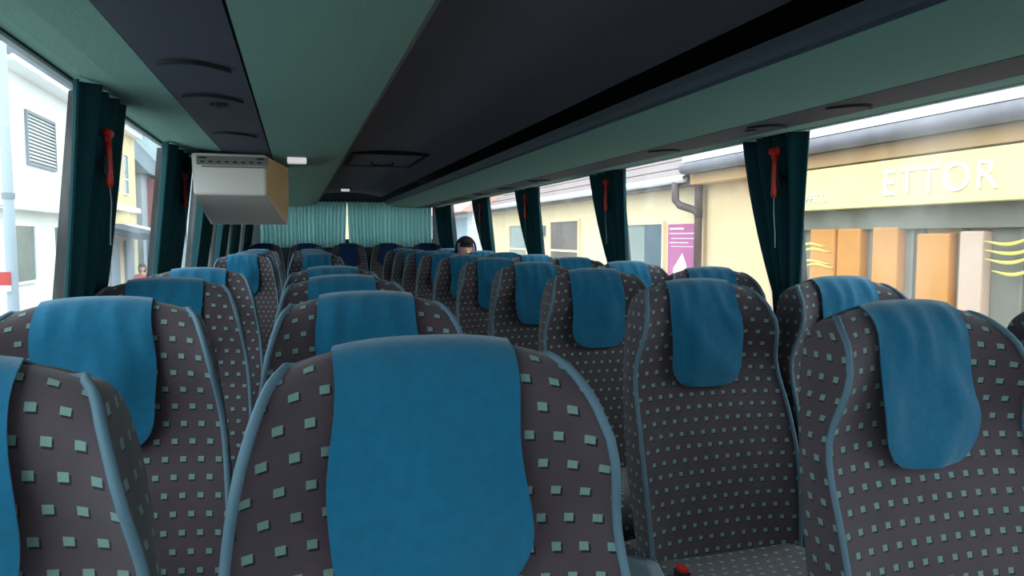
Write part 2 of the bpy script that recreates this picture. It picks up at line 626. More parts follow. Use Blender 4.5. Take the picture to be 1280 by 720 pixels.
def backrest_mesh():
    b = MB()
    P = [[front(u, t) for u in US] for t in TS]
    UV = []
    arc = [0.0] * len(US)
    for i, r in enumerate(P):
        if i:
            arc = [a + (r[j] - P[i - 1][j]).length for j, a in enumerate(arc)]
        UV.append([(r[j].x * 1.02, arc[j]) for j in range(len(US))])
    b.grid(P, 0, UV)
    for s in (-1, 1):
        P, UV = [], []
        for i, t in enumerate(TS):
            f, k = front(s, t), back(s, t)
            row, ru = [], []
            for j in range(5):
                q = j / 4
                p = f.lerp(k, q)
                p.x += s * 0.005 * math.sin(q * math.pi) * cap_f(t)
                row.append(p); ru.append((0.3 * s + s * (p.y - f.y), p.z + 0.013))
            P.append(row); UV.append(ru)
        b.grid(P, 0, UV)
    P = [[back(u, t) for u in US] for t in TS]
    b.grid(P, 1)
    return b.mesh('backrest', [M_FAB, M_DARKF], smooth=True)

def piping_mesh():
    b = MB()
    for q in (-1, 1):
        pts = [front(q, t) for t in TS] + [front(q * v, 1) + Vector((0, 0, -0.003 - 0.03 * (1 - v))) for v in (.94, .87, .78)]
        out = [p + Vector((0.002 * q, -0.002, 0)) for p in pts]
        b.tube(out, [0.0060] * (len(out) - 3) + [0.0058, 0.005, 0.003], 7)
    return b.mesh('piping', M_PIPE, smooth=True)

def cushion_mesh():
    b = MB()
    n = 15
    P, UV = [], []
    # loft of rounded cross-sections running from the back to the front edge
    prof = [(0.10, CZ - 0.01), (0.0, CZ), (-0.12, CZ - 0.003), (-0.24, CZ + 0.012), (-0.34, CZ + 0.016), (-0.40, CZ + 0.006), (-0.435, CZ - 0.022), (-0.448, CZ - 0.06), (-0.44, CZ - 0.11), (-0.42, CZ - 0.14)]
    arc = 0
    for i, (y, z) in enumerate(prof):
        if i:
            arc += math.hypot(y - prof[i - 1][0], z - prof[i - 1][1])
        row, ru = [], []
        for j in range(n):
            u = -1 + 2 * j / (n - 1)
            dz = 0.018 * abs(u) ** 3 - 0.055 * max(0, abs(u) - 0.9) * 5 * 0.4
            row.append((u * 0.228, y, z + (dz if i < 7 else 0)))
            ru.append((u * 0.228, arc))
        P.append(row); UV.append(ru)
    b.grid(P, 0, UV)
    for s in (-1, 1):
        P = [[(s * 0.228, y, z + (0.007 if i < 7 else 0)), (s * 0.232, y, (z + CZ - 0.14) / 2), (s * 0.225, y, CZ - 0.14)] for i, (y, z) in enumerate(prof)]
        b.grid(P, 0, [[(0.3 + p[1], p[2]) for p in r] for r in P])
    b.add([(-.225, .10, CZ - .14), (.225, .10, CZ - .14), (.225, -.42, CZ - .14), (-.225, -.42, CZ - .14)], [(0, 1, 2, 3)], 1)
    return b.mesh('cushion', [M_FAB, M_DARKF], smooth=True)

def cover_mesh(seed, shift=0.0, amp=1.0, wide=1.0):
    rnd = random.Random(seed)
    k1, k2, k3 = rnd.uniform(0, 6), rnd.uniform(0, 6), rnd.uniform(0, 6)
    b = MB()
    # path parameter: negative = behind the ridge, positive = hanging down in front
    rows = [-0.12, -0.08, -0.05, -0.03, -0.015, 0.0]
    rows += [0.008, 0.018, 0.03, 0.045] + [0.06 + 0.0118 * i for i in range(20)] + [0.291, 0.296]
    L = 0.296
    nc = 21
    P, Q = [], []
    for s in rows:
        q = s / L
        hw = 0.111 + 0.008 * max(0, min(1, q * 1.4)) if s > 0 else 0.109
        rad = 0.075
        if s > L - rad:
            d = (s - (L - rad)) / rad
            hw = hw - rad * (1 - math.sqrt(max(0, 1 - d * d))) * 0.95
        rp, rq = [], []
        for j in range(nc):
            u = -1 + 2 * j / (nc - 1)
            x = u * hw * wide + shift + 0.004 * math.sin(k1 + 9 * q + 0.5 * u)
            t = 1 - abs(s) / HB * 1.0
            us = max(-1, min(1, x / w_f(t)))
            if s >= 0:
                p = front(us, t); off = -1
                if 0.09 < s:
                    xa, xb_ = (max(-1, min(1, x / w_f(1 - v / HB))) for v in (0.09, L))
                    ya_, yb_ = front(xa, 1 - 0.09 / HB).y, front(xb_, 1 - L / HB).y
                    v = (s - 0.09) / (L - 0.09)
                    p.y = min(p.y, ya_ + (yb_ - ya_) * v)
            else:
                p = back(us, t); off = 1
            qq = max(0, q)
            # soft drapes spreading from the top corners, deeper towards the hem
            wr = amp * 0.0085 * qq ** 0.6 * (math.sin(k2 + 5.0 * u + 2.5 * q) * 0.45 + math.sin(k3 + 4.5 * u * (1.4 - q) - 8 * q) * 0.6 + math.sin(k1 + 3.2 * u + 7 * q) * 0.4
                                      + 0.45 * math.sin(k1 * 2 + 13 * u / (0.6 + q)) * max(0, 1 - 1.5 * qq))
            wr += amp * 0.0035 * math.sin(k1 + 11 * u) * math.exp(-((s - 0.02) / 0.05) ** 2)
            wr *= 1 - 0.75 * qq ** 5
            hang = 0.010 * math.sin(math.pi * min(1, max(0, qq))) * (1 - u * u) + 0.012 * qq * (1 - 0.6 * u * u)
            lift = 0.007 + (hang + abs(wr) * 0.35 + wr * 0.65 + 0.004 if s > 0.0 else 0.001)
            lift = max(lift, 0.005)
            nrm_z = 1 - cap_f(t)
            p = Vector((x, p.y + off * lift * (0.35 + 0.65 * cap_f(t)), p.z + 0.007 * nrm_z))
            rp.append(p)
            rq.append(Vector((x * 0.998, p.y - off * 0.003 * cap_f(t), p.z - 0.003 * nrm_z)))
        P.append(rp); Q.append(rq)
    b.grid(P); b.grid(Q)
    # hem joining the two layers
    def rim(a, c):
        b.grid([a, c])
    rim(P[0], Q[0]); rim(P[-1], Q[-1])
    rim([r[0] for r in P], [r[0] for r in Q]); rim([r[-1] for r in P], [r[-1] for r in Q])
    return b.mesh('headrest_cover', M_COVER, smooth=True)

ME_BACK, ME_PIPE, ME_CUSH = backrest_mesh(), piping_mesh(), cushion_mesh()
COVERS = [cover_mesh(s, sh, a, w) for s, sh, a, w in ((1, -0.003, 0.6, .97), (5, -0.006, 1.3, .94), (9, 0.0, 1.5, .95), (14, -0.003, 1.6, .94))]

def make_seat():
    r = bpy.data.objects.new('coach_seat', None)
    r.empty_display_size = 0.1
    COL.objects.link(r)
    def ch(name, me):
        o = bpy.data.objects.new(name, me); COL.objects.link(o); o.parent = r
        return o
    ch('backrest', ME_BACK); ch('piping', ME_PIPE); ch('cushion', ME_CUSH); ch('headrest_cover', COVERS[0])
    b = MB(); b.box(-0.20, 0.20, -0.38, 0.06, CZ - 0.19, CZ - 0.14)
    b.obj('seat_pan', M_BLACK, r, bevel=0.01)
    for q in (-0.17, 0.12):
        b = MB(); b.box(q, q + 0.05, -0.30, 0.02, 0.0, CZ - 0.19)
        b.obj('pedestal', M_BLACK, r, bevel=0.008)
    return r

proto = make_seat()
# grey hinge cover with a red belt buckle, on the aisle side of every seat pair
def hinge(parent, side):
    b = MB()
    prof = [(-0.16, CZ + 0.015), (-0.12, CZ + 0.036), (-0.02, CZ + 0.010), (0.05, CZ - 0.02), (0.05, CZ - 0.12), (-0.20, CZ - 0.12), (-0.20, CZ - 0.02)]
    x0 = 0.238 * side
    b.prism(prof, 'x', min(x0, x0 + 0.035 * side), max(x0, x0 + 0.035 * side))
    b.obj('hinge_cover', M_GREYP, parent, bevel=0.007)
    b = MB(); b.box(side * 0.195 - 0.014, side * 0.195 + 0.014, -0.185, -0.145, CZ - 0.02, CZ + 0.030)
    k = b.obj('belt_buckle', M_BLACK, parent, bevel=0.004)
    b = MB(); b.box(side * 0.195 - 0.011, side * 0.195 + 0.011, -0.183, -0.147, CZ + 0.026, CZ + 0.037)
    b.obj('release_button', M_RED, k, bevel=0.003)

seat_n = 0
RIDGE = yb_f(HB) - TM            # local y of the ridge
def place_seat(x, yr, label, group, cover=None, zoff=0.0, first=[True]):
    global seat_n
    seat_n += 1
    if first[0]:
        o = proto; first[0] = False
        o.location = (x, yr - RIDGE, zoff)
        o['label'] = label
    else:
        o = dup(proto, (x, yr - RIDGE, zoff), label)
    o['category'] = 'seat'
    o['group'] = group
    for c in o.children:
        if c.name.startswith('headrest_cover'):
            c.data = cover or (COVERS[0] if seat_n == 2 else COVERS[1 + seat_n % 3])
    return o

NTH = ['nearest', 'second', 'third', 'fourth', 'fifth', 'sixth', 'seventh', 'eighth', 'ninth', 'tenth', 'eleventh']
seats = {}
LROWS = [0.868, 1.635, 2.385, 3.135, 5.70, 6.45, 7.20, 7.95]
RROWS = [1.11 + 0.755 * k for k in range(10)]
for k, y in enumerate(LROWS):
    for x, c in ((-0.380, 'window'), (0.145, 'aisle')):
        lab = 'dotted grey coach seat with blue headrest cover, %s from camera in the left %s column' % (NTH[k], c)
        seats['L' + c[0] + str(k)] = place_seat(x, y, lab, 'coach seats left of the aisle')
for k, y in enumerate(RROWS):
    for x, c in ((1.115, 'aisle'), (1.622, 'window')):
        lab = 'dotted grey coach seat with blue headrest cover, %s from camera in the right %s column' % (NTH[k], c)
        seats['R' + c[0] + str(k)] = place_seat(x, y, lab, 'coach seats right of the aisle')
ME_COVER_SHADE = COVERS[0].copy(); ME_COVER_SHADE.materials.clear(); ME_COVER_SHADE.materials.append(M_COVER_SHADE)
for i, nm in enumerate(['leftmost', 'second from left', 'middle', 'second from right', 'rightmost']):
    place_seat(XC - 0.03 + (i - 2) * 0.502, 9.35, 'coach seat with shade-darkened headrest cover, %s in the rear row' % nm, 'coach seats in the rear row', ME_COVER_SHADE, 0.05)
# rear bench stands on a low step
structure(box_obj('trim_%d' % tr_i, M_FLOOR, XL, XR, 8.75, Y1, 0, 0.05)); tr_i += 1
hinge(seats['Ra1'], -1)
hinge(seats['Ra0'], -1)
hinge(seats['La0'], 1)
hinge(seats['La1'], 1)

# ------------------------------------------------------------------ monitor, lamps, hatch
t = thing('monitor', 'cream tube monitor housing hanging under the left luggage rack, seen from behind', 'monitor', (0, 0, 0))
fx0, fx1, bx0, bx1 = -0.424, -0.125, -0.475, -0.035
zt, zm, zb = H + 0.362, H + 0.185, H + 0.065
yf, ybk = 3.36, 3.95
V = [(fx0, yf, zt), (fx1, yf, zt), (fx0 + .005, yf, zm), (fx1, yf, zm), (-0.415, ybk, zb), (-0.045, ybk, zb), (bx0, ybk, zt), (bx1, ybk, zt), (bx0 + .01, ybk, zm), (bx1, ybk, zm)]
b = MB()
b.add(V, [(0, 1, 3, 2), (2, 3, 5, 4), (0, 2, 8, 6), (2, 4, 8), (0, 6, 7, 1), (6, 8, 9, 7), (8, 4, 5, 9), (1, 7, 9, 3), (3, 9, 5)])
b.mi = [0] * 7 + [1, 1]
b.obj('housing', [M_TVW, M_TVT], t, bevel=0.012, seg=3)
M_VENT = mat('grey_vent_plastic', (112, 110, 106), 0.6)
b = MB(); b.box(fx0 + 0.02, fx1 + 0.012, yf - 0.006, yf + 0.003, zt - 0.050, zt - 0.012)
vp = b.obj('vent_panel', M_VENT, t, bevel=0.002)
for i in range(8):
    x = fx0 + 0.035 + i * 0.033
    box_obj('vent_slot', M_SEAM, x, x + 0.016, yf - 0.0085, yf - 0.004, zt - 0.040, zt - 0.034, vp)
for x in (fx0 + 0.03, fx1 - 0.035):
    box_obj('mounting_hook', M_SEAM, x, x + 0.03, yf - 0.010, yf - 0.004, zt - 0.024, zt - 0.018, vp)
box_obj('lower_ledge', M_VENT, fx0 + 0.04, fx1 + 0.01, yf - 0.007, yf + 0.002, zt - 0.060, zt - 0.054, t)
box_obj('mounting_plate', M_SEAM, fx0 + 0.03, fx1 - 0.02, yf + 0.02, ybk - .02, zt - 0.002, zt + 0.010, t)
b = MB(); b.box(bx0 + 0.04, bx1 - 0.04, ybk - 0.004, ybk + 0.006, zb + 0.03, zt - 0.02)
b.obj('screen', M_BLACK, t, bevel=0.003)

t = thing('rack_lamp', 'small white lamp box under the left rack beside the monitor', 'lamp', (0, 0, 0))
box_obj('lens', M_LENS, -0.035, 0.050, 3.44, 3.50, H + 0.338, H + 0.364, t, bevel=0.006)
box_obj('base', M_GREYP, -0.030, 0.045, 3.445, 3.50, H + 0.363, H + 0.369, t)
t = thing('ceiling_lamp', 'small white lamp on the dark ceiling above the rear curtains', 'lamp', (0, 0, 0))
box_obj('lens', M_LENS, 0.52, 0.62, 8.9, 8.95, H + 0.555, H + 0.585, t, bevel=0.006)
box_obj('base', M_BLACK, 0.51, 0.63, 8.89, 8.96, H + 0.583, H + 0.60, t)

t = thing('roof_hatch', 'dark square roof hatch outlined in the ceiling toward the rear', 'hatch', (0, 0, 0))
b = MB()
hx0, hx1, hy0, hy1, hz = 0.37, 0.90, 5.05, 5.95, H + 0.575
for (a0, a1, c0, c1) in ((hx0, hx1, hy0, hy0 + .03), (hx0, hx1, hy1 - .03, hy1), (hx0, hx0 + .03, hy0 + .03, hy1 - .03), (hx1 - .03, hx1, hy0 + .03, hy1 - .03)):
    b.box(a0, a1, c0, c1, hz - 0.004, H + 0.605)
b.obj('frame', M_SEAM, t)
box_obj('lid', M_CEIL, hx0 + .03, hx1 - .03, hy0 + .03, hy1 - .03, hz + 0.002, H + 0.605, t)
b = MB(); b.tube([(0.56, 5.62, hz - 0.02), (0.64, 5.62, hz - 0.028), (0.72, 5.62, hz - 0.02)], 0.010, 6)
b.tube([(0.56, 5.62, hz - 0.02), (0.56, 5.62, hz + 0.01)], 0.008, 6); b.tube([(0.72, 5.62, hz - 0.02), (0.72, 5.62, hz + 0.01)], 0.008, 6)
b.obj('handle', M_BLACK, t, smooth=True)
# ------------------------------------------------------------------ people
def skin_mesh(nodes, edges, root, sub=2):
    me = bpy.data.meshes.new('tmp')
    names = list(nodes)
    me.from_pydata([nodes[k][0] for k in names], [(names.index(a), names.index(c)) for a, c in edges], [])
    o = bpy.data.objects.new('tmp', me); COL.objects.link(o)
    sk = o.modifiers.new('skin', 'SKIN')
    for i, k in enumerate(names):
        r = nodes[k][1]
        me.skin_vertices[0].data[i].radius = (r, r) if isinstance(r, (int, float)) else r
        me.skin_vertices[0].data[i].use_root = (k == root)
    ss = o.modifiers.new('sub', 'SUBSURF'); ss.levels = ss.render_levels = sub
    dg = bpy.context.evaluated_depsgraph_get(); dg.update()
    out = bpy.data.meshes.new_from_object(o.evaluated_get(dg))
    bpy.data.objects.remove(o); bpy.data.meshes.remove(me)
    out.polygons.foreach_set('use_smooth', [True] * len(out.polygons))
    return out

def head_bm(bm, c, yaw, pitch):
    """sculpted head: skull, brow, eye sockets, nose, lips, chin, ears; faces -Y before rotation"""
    R = Matrix.Rotation(yaw, 4, 'Z') @ Matrix.Rotation(pitch, 4, 'X')
    n1, n2 = 26, 36
    rows = []
    def g(x, z, cx, cz, sx, sz):
        return math.exp(-((x - cx) / sx) ** 2 - ((z - cz) / sz) ** 2)
    for i in range(n1 + 1):
        th = math.pi * i / n1
        r = []
        for j in range(n2):
            ph = 2 * math.pi * j / n2
            x = 0.076 * math.sin(th) * math.cos(ph); y = 0.096 * math.sin(th) * math.sin(ph); z = 0.117 * math.cos(th)
            if z < 0:
                x *= 1 - 0.30 * (z / -0.117) ** 1.5
                if y > 0: y *= 1 - 0.35 * (-z / 0.117)
            if y < 0:
                y -= 0.022 * g(x, z, 0, -0.022, 0.011, 0.020) + 0.010 * g(x, z, 0, 0.0, 0.008, 0.02)
                y += 0.012 * (g(x, z, 0.031, 0.008, 0.017, 0.012) + g(x, z, -0.031, 0.008, 0.017, 0.012))
                y -= 0.007 * (g(x, z, 0.031, 0.006, 0.010, 0.006) + g(x, z, -0.031, 0.006, 0.010, 0.006))
                y -= 0.006 * g(x, z, 0, 0.026, 0.04, 0.009)
                y -= 0.007 * (g(x, z, 0, -0.054, 0.020, 0.005) + g(x, z, 0, -0.066, 0.018, 0.006))
                y -= 0.010 * g(x, z, 0, -0.092, 0.022, 0.014)
            r.append(bm.verts.new(R @ Vector((x, y, z)) + Vector(c)))
        rows.append(r)
    for i in range(n1):
        for j in range(n2):
            k = (j + 1) % n2
            try: bm.faces.new((rows[i][j], rows[i][k], rows[i + 1][k], rows[i + 1][j]))
            except ValueError: pass
    bmesh.ops.remove_doubles(bm, verts=[v for v in rows[0] + rows[-1]], dist=1e-5)
    for s in (-1, 1):
        m = Matrix.Translation(Vector(c)) @ R @ Matrix.Translation((s * 0.077, 0.012, -0.004)) @ Matrix.Diagonal((0.010, 0.020, 0.032, 1))
        bmesh.ops.create_uvsphere(bm, u_segments=10, v_segments=8, radius=1, matrix=m)
    return R

def make_person(name, label, J, head, yaw, pitch, mats, loc, extras):
    """J: joint -> position. body, jacket and trousers are skinned chains sharing the joints"""
    t = thing(name, label, 'person', loc)
    rad = {'pelvis': .125, 'waist': .115, 'chest': .125, 'neck': .055, 'skull': .06}
    nodes, edges = {}, []
    for k in ('pelvis', 'waist', 'chest', 'neck', 'skull'):
        nodes[k] = (J[k], rad[k])
    edges += [('pelvis', 'waist'), ('waist', 'chest'), ('chest', 'neck'), ('neck', 'skull')]
    for s in 'lr':
        for k, r in (('shoulder', .062), ('elbow', .042), ('wrist', .028), ('palm', .030), ('hip', .085), ('knee', .055), ('ankle', .036), ('toe', .032)):
            nodes[s + k] = (J[s + k], r)
        edges += [('chest', s + 'shoulder'), (s + 'shoulder', s + 'elbow'), (s + 'elbow', s + 'wrist'), (s + 'wrist', s + 'palm'),
                  ('pelvis', s + 'hip'), (s + 'hip', s + 'knee'), (s + 'knee', s + 'ankle'), (s + 'ankle', s + 'toe')]
    body = skin_mesh(nodes, edges, 'pelvis')
    bm = bmesh.new(); bm.from_mesh(body)
    R = head_bm(bm, head, yaw, pitch)
    # fingers: short skinned chains rooted inside the palm
    for s in 'lr':
        w, p = Vector(J[s + 'wrist']), Vector(J[s + 'palm'])
        d = (p - w).normalized()
        side = d.cross(Vector((0, 0, 1)) if abs(d.z) < .8 else Vector((0, 1, 0))).normalized()
        up = side.cross(d)
        for k, (o, L, sp) in enumerate(((-.030, .062, -.06), (-.010, .075, -.02), (.010, .082, .02), (.030, .070, .06), (.034, .050, .7))):
            a = p + side * o * 0.8
            if k == 4: a = w.lerp(p, .5) + side * .02
            dd = (d + side * sp).normalized()
            b1 = a + dd * (L * .5); b2 = b1 + (dd * .8 - up * .5).normalized() * L * .3; b3 = b2 + (dd * .5 - up * .8).normalized() * L * .25
            m = MB(); m.tube([a, b1, b2, b3], [.010, .009, .0085, .006], 7)
            tmp = m.mesh('tmp', mats[0], smooth=True)
            bm.from_mesh(tmp); bpy.data.meshes.remove(tmp)
    bm.to_mesh(body); bm.free()
    body.materials.clear(); body.materials.append(mats[0])
    body.polygons.foreach_set('use_smooth', [True] * len(body.polygons))
    body.polygons.foreach_set('material_index', [0] * len(body.polygons))
    o = bpy.data.objects.new('body', body); COL.objects.link(o); o.parent = t
    # jacket
    jn, je = {}, []
    for k, r in (('pelvis', .172), ('waist', .150), ('chest', .155), ('neck', .075)):
        jn[k] = (J[k], r)
    jn['neck'] = (tuple(Vector(J['chest']).lerp(Vector(J['neck']), 1.05)), .082)
    jn['hem'] = (tuple(Vector(J['pelvis']) + Vector((0, 0, -.10))), .185)
    je += [('hem', 'pelvis'), ('pelvis', 'waist'), ('waist', 'chest'), ('chest', 'neck')]
    for s in 'lr':
        for k, r in (('shoulder', .085), ('elbow', .062), ('wrist', .045)):
            jn[s + k] = (J[s + k], r)
        je += [('chest', s + 'shoulder'), (s + 'shoulder', s + 'elbow'), (s + 'elbow', s + 'wrist')]
    me = skin_mesh(jn, je, 'pelvis'); me.materials.clear(); me.materials.append(mats[1])
    o = bpy.data.objects.new('jacket', me); COL.objects.link(o); o.parent = t
    tn, te = {'pelvis': (J['pelvis'], .138)}, []
    for s in 'lr':
        for k, r in (('hip', .102), ('knee', .072), ('ankle', .055)):
            tn[s + k] = (J[s + k], r)
        te += [('pelvis', s + 'hip'), (s + 'hip', s + 'knee'), (s + 'knee', s + 'ankle')]
    me = skin_mesh(tn, te, 'pelvis'); me.materials.clear(); me.materials.append(mats[2])
    o = bpy.data.objects.new('trousers', me); COL.objects.link(o); o.parent = t
    for s in 'lr':
        a, c = Vector(J[s + 'ankle']), Vector(J[s + 'toe'])
        m = MB()
        d = (c - a); d.z = 0; d.normalize()
        m.tube([a - d * .05 + Vector((0, 0, -.03)), a - d * .02 + Vector((0, 0, -.025)), c + Vector((0, 0, -.005)), c + d * .06 + Vector((0, 0, -.012))], [.025, .046, .044, .02], 10)
        m.obj('shoe', mats[3], t, smooth=True)
    extras(t, Vector(head), R)
    return t

def shell(t, name, m, head, R, test, grow, th=0.004):
    """a cap or hood: part of an enlarged skull ellipsoid kept where test() holds"""
    b = MB(); n1, n2 = 22, 32
    ids = {}
    vs, fs = [], []
    for i in range(n1 + 1):
        a = math.pi * i / n1
        for j in range(n2):
            p = 2 * math.pi * j / n2
            vs.append((grow[0] * math.sin(a) * math.cos(p), grow[1] * math.sin(a) * math.sin(p), grow[2] * math.cos(a)))
    for i in range(n1):
        for j in range(n2):
            q = (i * n2 + j, i * n2 + (j + 1) % n2, (i + 1) * n2 + (j + 1) % n2, (i + 1) * n2 + j)
            cc = sum((Vector(vs[k]) for k in q), Vector()) / 4
            if test(cc): fs.append(q)
    used = sorted({k for f in fs for k in f}); mp = {k: i for i, k in enumerate(used)}
    b.add([tuple(R @ Vector(vs[k]) + head) for k in used], [tuple(mp[k] for k in f) for f in fs])
    o = b.obj(name, m, t, smooth=True)
    so = o.modifiers.new('thick', 'SOLIDIFY'); so.thickness = th; so.offset = 1
    return o

M_SKIN = mat('skin', (222, 166, 140), 0.6, 0.06, 30)
M_JBLK = mat('black_jacket', (24, 25, 30), 0.85, 0.2, 20)
M_LAV = mat('lavender_lining', (172, 162, 214), 0.8)
M_TRS = mat('dark_trousers', (36, 40, 52), 0.9)
M_SHOE = mat('dark_shoe', (20, 20, 22), 0.6)
M_RJK = mat('red_jacket', (206, 84, 92), 0.85, 0.15, 20)
M_GREYH = mat('grey_hood', (72, 78, 86), 0.9)

seatY = RROWS[8] - RIDGE
Jp = {'pelvis': (0, -.10, CZ + .13), 'waist': (0, -.08, CZ + .30), 'chest': (0, -.05, CZ + .47), 'neck': (0, -.045, CZ + .585), 'skull': (0, -.055, CZ + .66)}
for s, q in (('l', 1), ('r', -1)):
    Jp.update({s + 'shoulder': (q * .15, -.06, CZ + .50), s + 'elbow': (q * .18, -.14, CZ + .26), s + 'wrist': (q * .10, -.33, CZ + .185), s + 'palm': (q * .07, -.40, CZ + .180),
               s + 'hip': (q * .09, -.14, CZ + .12), s + 'knee': (q * .10, -.485, CZ + .105), s + 'ankle': (q * .10, -.47, .10), s + 'toe': (q * .10, -.58, .055)})
def passenger_extras(t, head, R):
    shell(t, 'hood_lining', M_LAV, head, R, lambda c: not (c.y < -0.035 and abs(c.x) < 0.066) and c.z > -0.10, (.088, .107, .122))
    shell(t, 'hood', M_JBLK, head, R, lambda c: not (c.y < -0.02 and c.z < 0.066 and abs(c.x) < 0.09) and c.z > -0.12, (.104, .120, .131), 0.005)
    shell(t, 'knitted_cap', M_JBLK, head, R, lambda c: c.z > 0.042 + 0.10 * max(0, c.y), (.082, .102, .121), 0.004)
    for s in (-1, 1):
        m = MB(); m.tube([R @ Vector((s * .031 + d * .014, -0.0865 + 0.004 * abs(d), .004 - .003 * (1 - d * d))) + head for d in (-1, -.5, 0, .5, 1)], .0016, 5)
        m.obj('eyelash', M_JBLK, t)
        m = MB(); m.tube([R @ Vector((s * .031 + d * .018, -0.0925 + 0.006 * abs(d), .024 + .004 * (1 - d * d))) + head for d in (-1, -.5, 0, .5, 1)], .0025, 5)
        m.obj('eyebrow', M_JBLK, t)
make_person('passenger', 'person dozing in a black cap and hood behind the right seats', Jp, (0, -.085, CZ + .752), -0.10, 0.10,
            (M_SKIN, M_JBLK, M_TRS, M_SHOE), (1.592, seatY, 0), passenger_extras)

# ------------------------------------------------------------------ street outside, right side
G = -1.30                        # road level
def Z(v): return H + v
M_ROAD = mat('wet_asphalt', (92, 94, 98), 0.6, 0.2, 6, coord='Object')
M_PAVE = mat('pale_paving', (150, 148, 144), 0.85, 0.15, 3)
M_CREAM = mat('cream_render', (250, 222, 184), 0.9, 0.05, 3)
M_CREAM2 = mat('apricot_render', (244, 210, 166), 0.9, 0.06, 3)
M_YSIGN = mat('yellow_sign_face', (255, 238, 160), 0.6, 0.06, 1.2)
M_SIGNTXT = mat('pale_lilac_letters', (240, 232, 222), 0.6)
M_FASC = mat('white_fascia', (248, 248, 250), 0.7)
M_GUT = mat('grey_gutter', (120, 112, 122), 0.6, 0.35, 5)
M_SOFF = mat('orange_brown_soffit', (206, 160, 112), 0.85, 0.2, 4)
M_TILE = mat('pale_pink_tile', (132, 112, 112), 0.85, 0.12, 8)
M_TILED = mat('dark_tile', (70, 56, 56), 0.9, 0.2, 8)  # darker tile, shows as lines between the cream house roof courses
M_BEAM = mat('grey_shop_beam', (138, 132, 120), 0.8, 0.2, 4)
M_ORNG = mat('orange_shutter', (226, 150, 74), 0.7, 0.12, 5)
M_PEACH = mat('peach_pillar', (226, 190, 170), 0.8, 0.08, 5)
M_SHOPG = mat('dim_shop_glass', (140, 134, 122), 0.25, 0.2, 2)
M_PINKB = mat('magenta_poster', (190, 104, 150), 0.7, 0.15, 7)
M_PINKW = mat('poster_print_white', (246, 226, 238), 0.7)
M_PIPEB = mat('brown_downpipe', (96, 74, 72), 0.5)
M_WGREY = mat('grey_window_glass', (150, 156, 152), 0.2, 0.15, 3)
M_SHUT = mat('blue_grey_shutter', (92, 106, 118), 0.7)
M_BROWNG = mat('brown_window_glass', (112, 96, 90), 0.4, 0.3, 4)
M_LBLUE = mat('light_blue_render', (186, 206, 220), 0.9)

structure(box_obj('street', M_ROAD, -60, 60, -40, 120, G - 0.2, G))
b = MB(); b.box(3.6, 12, -12, 90, G, G + 0.14)
structure(b.obj('sidewalk', M_PAVE))
b = MB(); b.box(-12, -3.2, -12, 90, G, G + 0.14)
structure(b.obj('sidewalk', M_PAVE))
GR = G + 0.14

FX = 6.0
# shop building
t = thing('shop_building', 'yellow fronted shop outside the nearest right window', 'building', (0, 0, 0))
A, B = 0.5, 9.75
box_obj('wall', M_CREAM2, FX + 0.02, FX + 7, A, B, GR, Z(0.98), t)
box_obj('soffit', M_SOFF, FX - 0.28, FX + 0.02, A, B, Z(0.80), Z(0.955), t)
b = MB(); b.tube([(FX - 0.40, A, Z(1.03)), (FX - 0.40, B, Z(1.03))], 0.085, 10)
b.obj('gutter', M_GUT, t, smooth=True)
box_obj('fascia', M_FASC, FX - 0.42, FX + 0.1, A, B, Z(1.12), Z(1.25), t)
rf = MB()
rf.prism([(FX - 0.40, Z(1.25)), (FX + 3.5, Z(2.9)), (FX + 7.0, Z(1.25))], 'y', A, B)
rf.obj('roof', M_TILE, t)
for k in range(7):
    x = FX - 0.45 + k * 0.42
    z = Z(1.26) + k * 0.42 * 1.65 / 3.9
    bb = MB(); bb.prism([(x, z), (x + 0.48, z + 0.203), (x + 0.48, z + 0.235), (x, z + 0.045)], 'y', A, B)
    bb.obj('roof_course', M_TILE, t)
box_obj('beam', M_BEAM, FX - 0.10, FX + 0.02, A, 8.3, Z(0.09), Z(0.31), t)
for (y0, y1, zt_, m, nm) in ((6.45, 6.80, .10, M_ORNG, 'shutter'), (5.94, 6.28, .11, M_ORNG, 'shutter'), (5.33, 5.70, .04, M_ORNG, 'shutter'),
                             (4.98, 5.22, .06, M_PEACH, 'pillar'), (6.84, 7.25, .10, M_ORNG, 'shutter'), (4.0, 4.35, .06, M_ORNG, 'shutter'), (2.8, 3.2, .06, M_ORNG, 'shutter'), (7.7, 8.0, .10, M_PEACH, 'pillar')):
    box_obj(nm, m, FX - 0.12, FX + 0.03, y0, y1, GR, Z(zt_), t, bevel=0.02)
for (y0, y1) in ((7.26, 7.69), (6.29, 6.44), (5.71, 5.93), (5.23, 5.32), (4.36, 4.97), (3.21, 3.99)):
    w = box_obj('shop_window', M_SHOPG, FX - 0.02, FX + 0.025, y0, y1, GR + 0.4, Z(0.085), t)
    box_obj('mullion', M_BEAM, FX - 0.05, FX - 0.015, (y0 + y1) / 2 - 0.015, (y0 + y1) / 2 + 0.015, GR + 0.4, Z(0.085), w)
M_YSTRIP = mat('yellow_strip_face', (250, 222, 110), 0.6)  # curved yellow strips just in front of the shop windows
for (yc, zc, L) in ((7.22, -0.10, .5), (7.16, -0.16, .55), (7.20, -0.30, .6), (7.10, -0.34, .55), (4.72, -0.02, .5), (4.68, -0.10, .55), (4.70, -0.18, .5), (4.66, -0.28, .45)):
    m = MB()
    P = []
    for i in range(11):
        s = -1 + i / 5
        y = yc + s * L / 2
        zz = Z(zc) + 0.035 * math.sin(2.2 * s + yc) - 0.03 * s
        hw = 0.014 * (1.1 - s * s)
        P.append([(FX - 0.124, y, zz - hw), (FX - 0.132, y, zz), (FX - 0.124, y, zz + hw)])
    m.grid(P)
    m.obj('yellow_strip', M_YSTRIP, t, smooth=True)

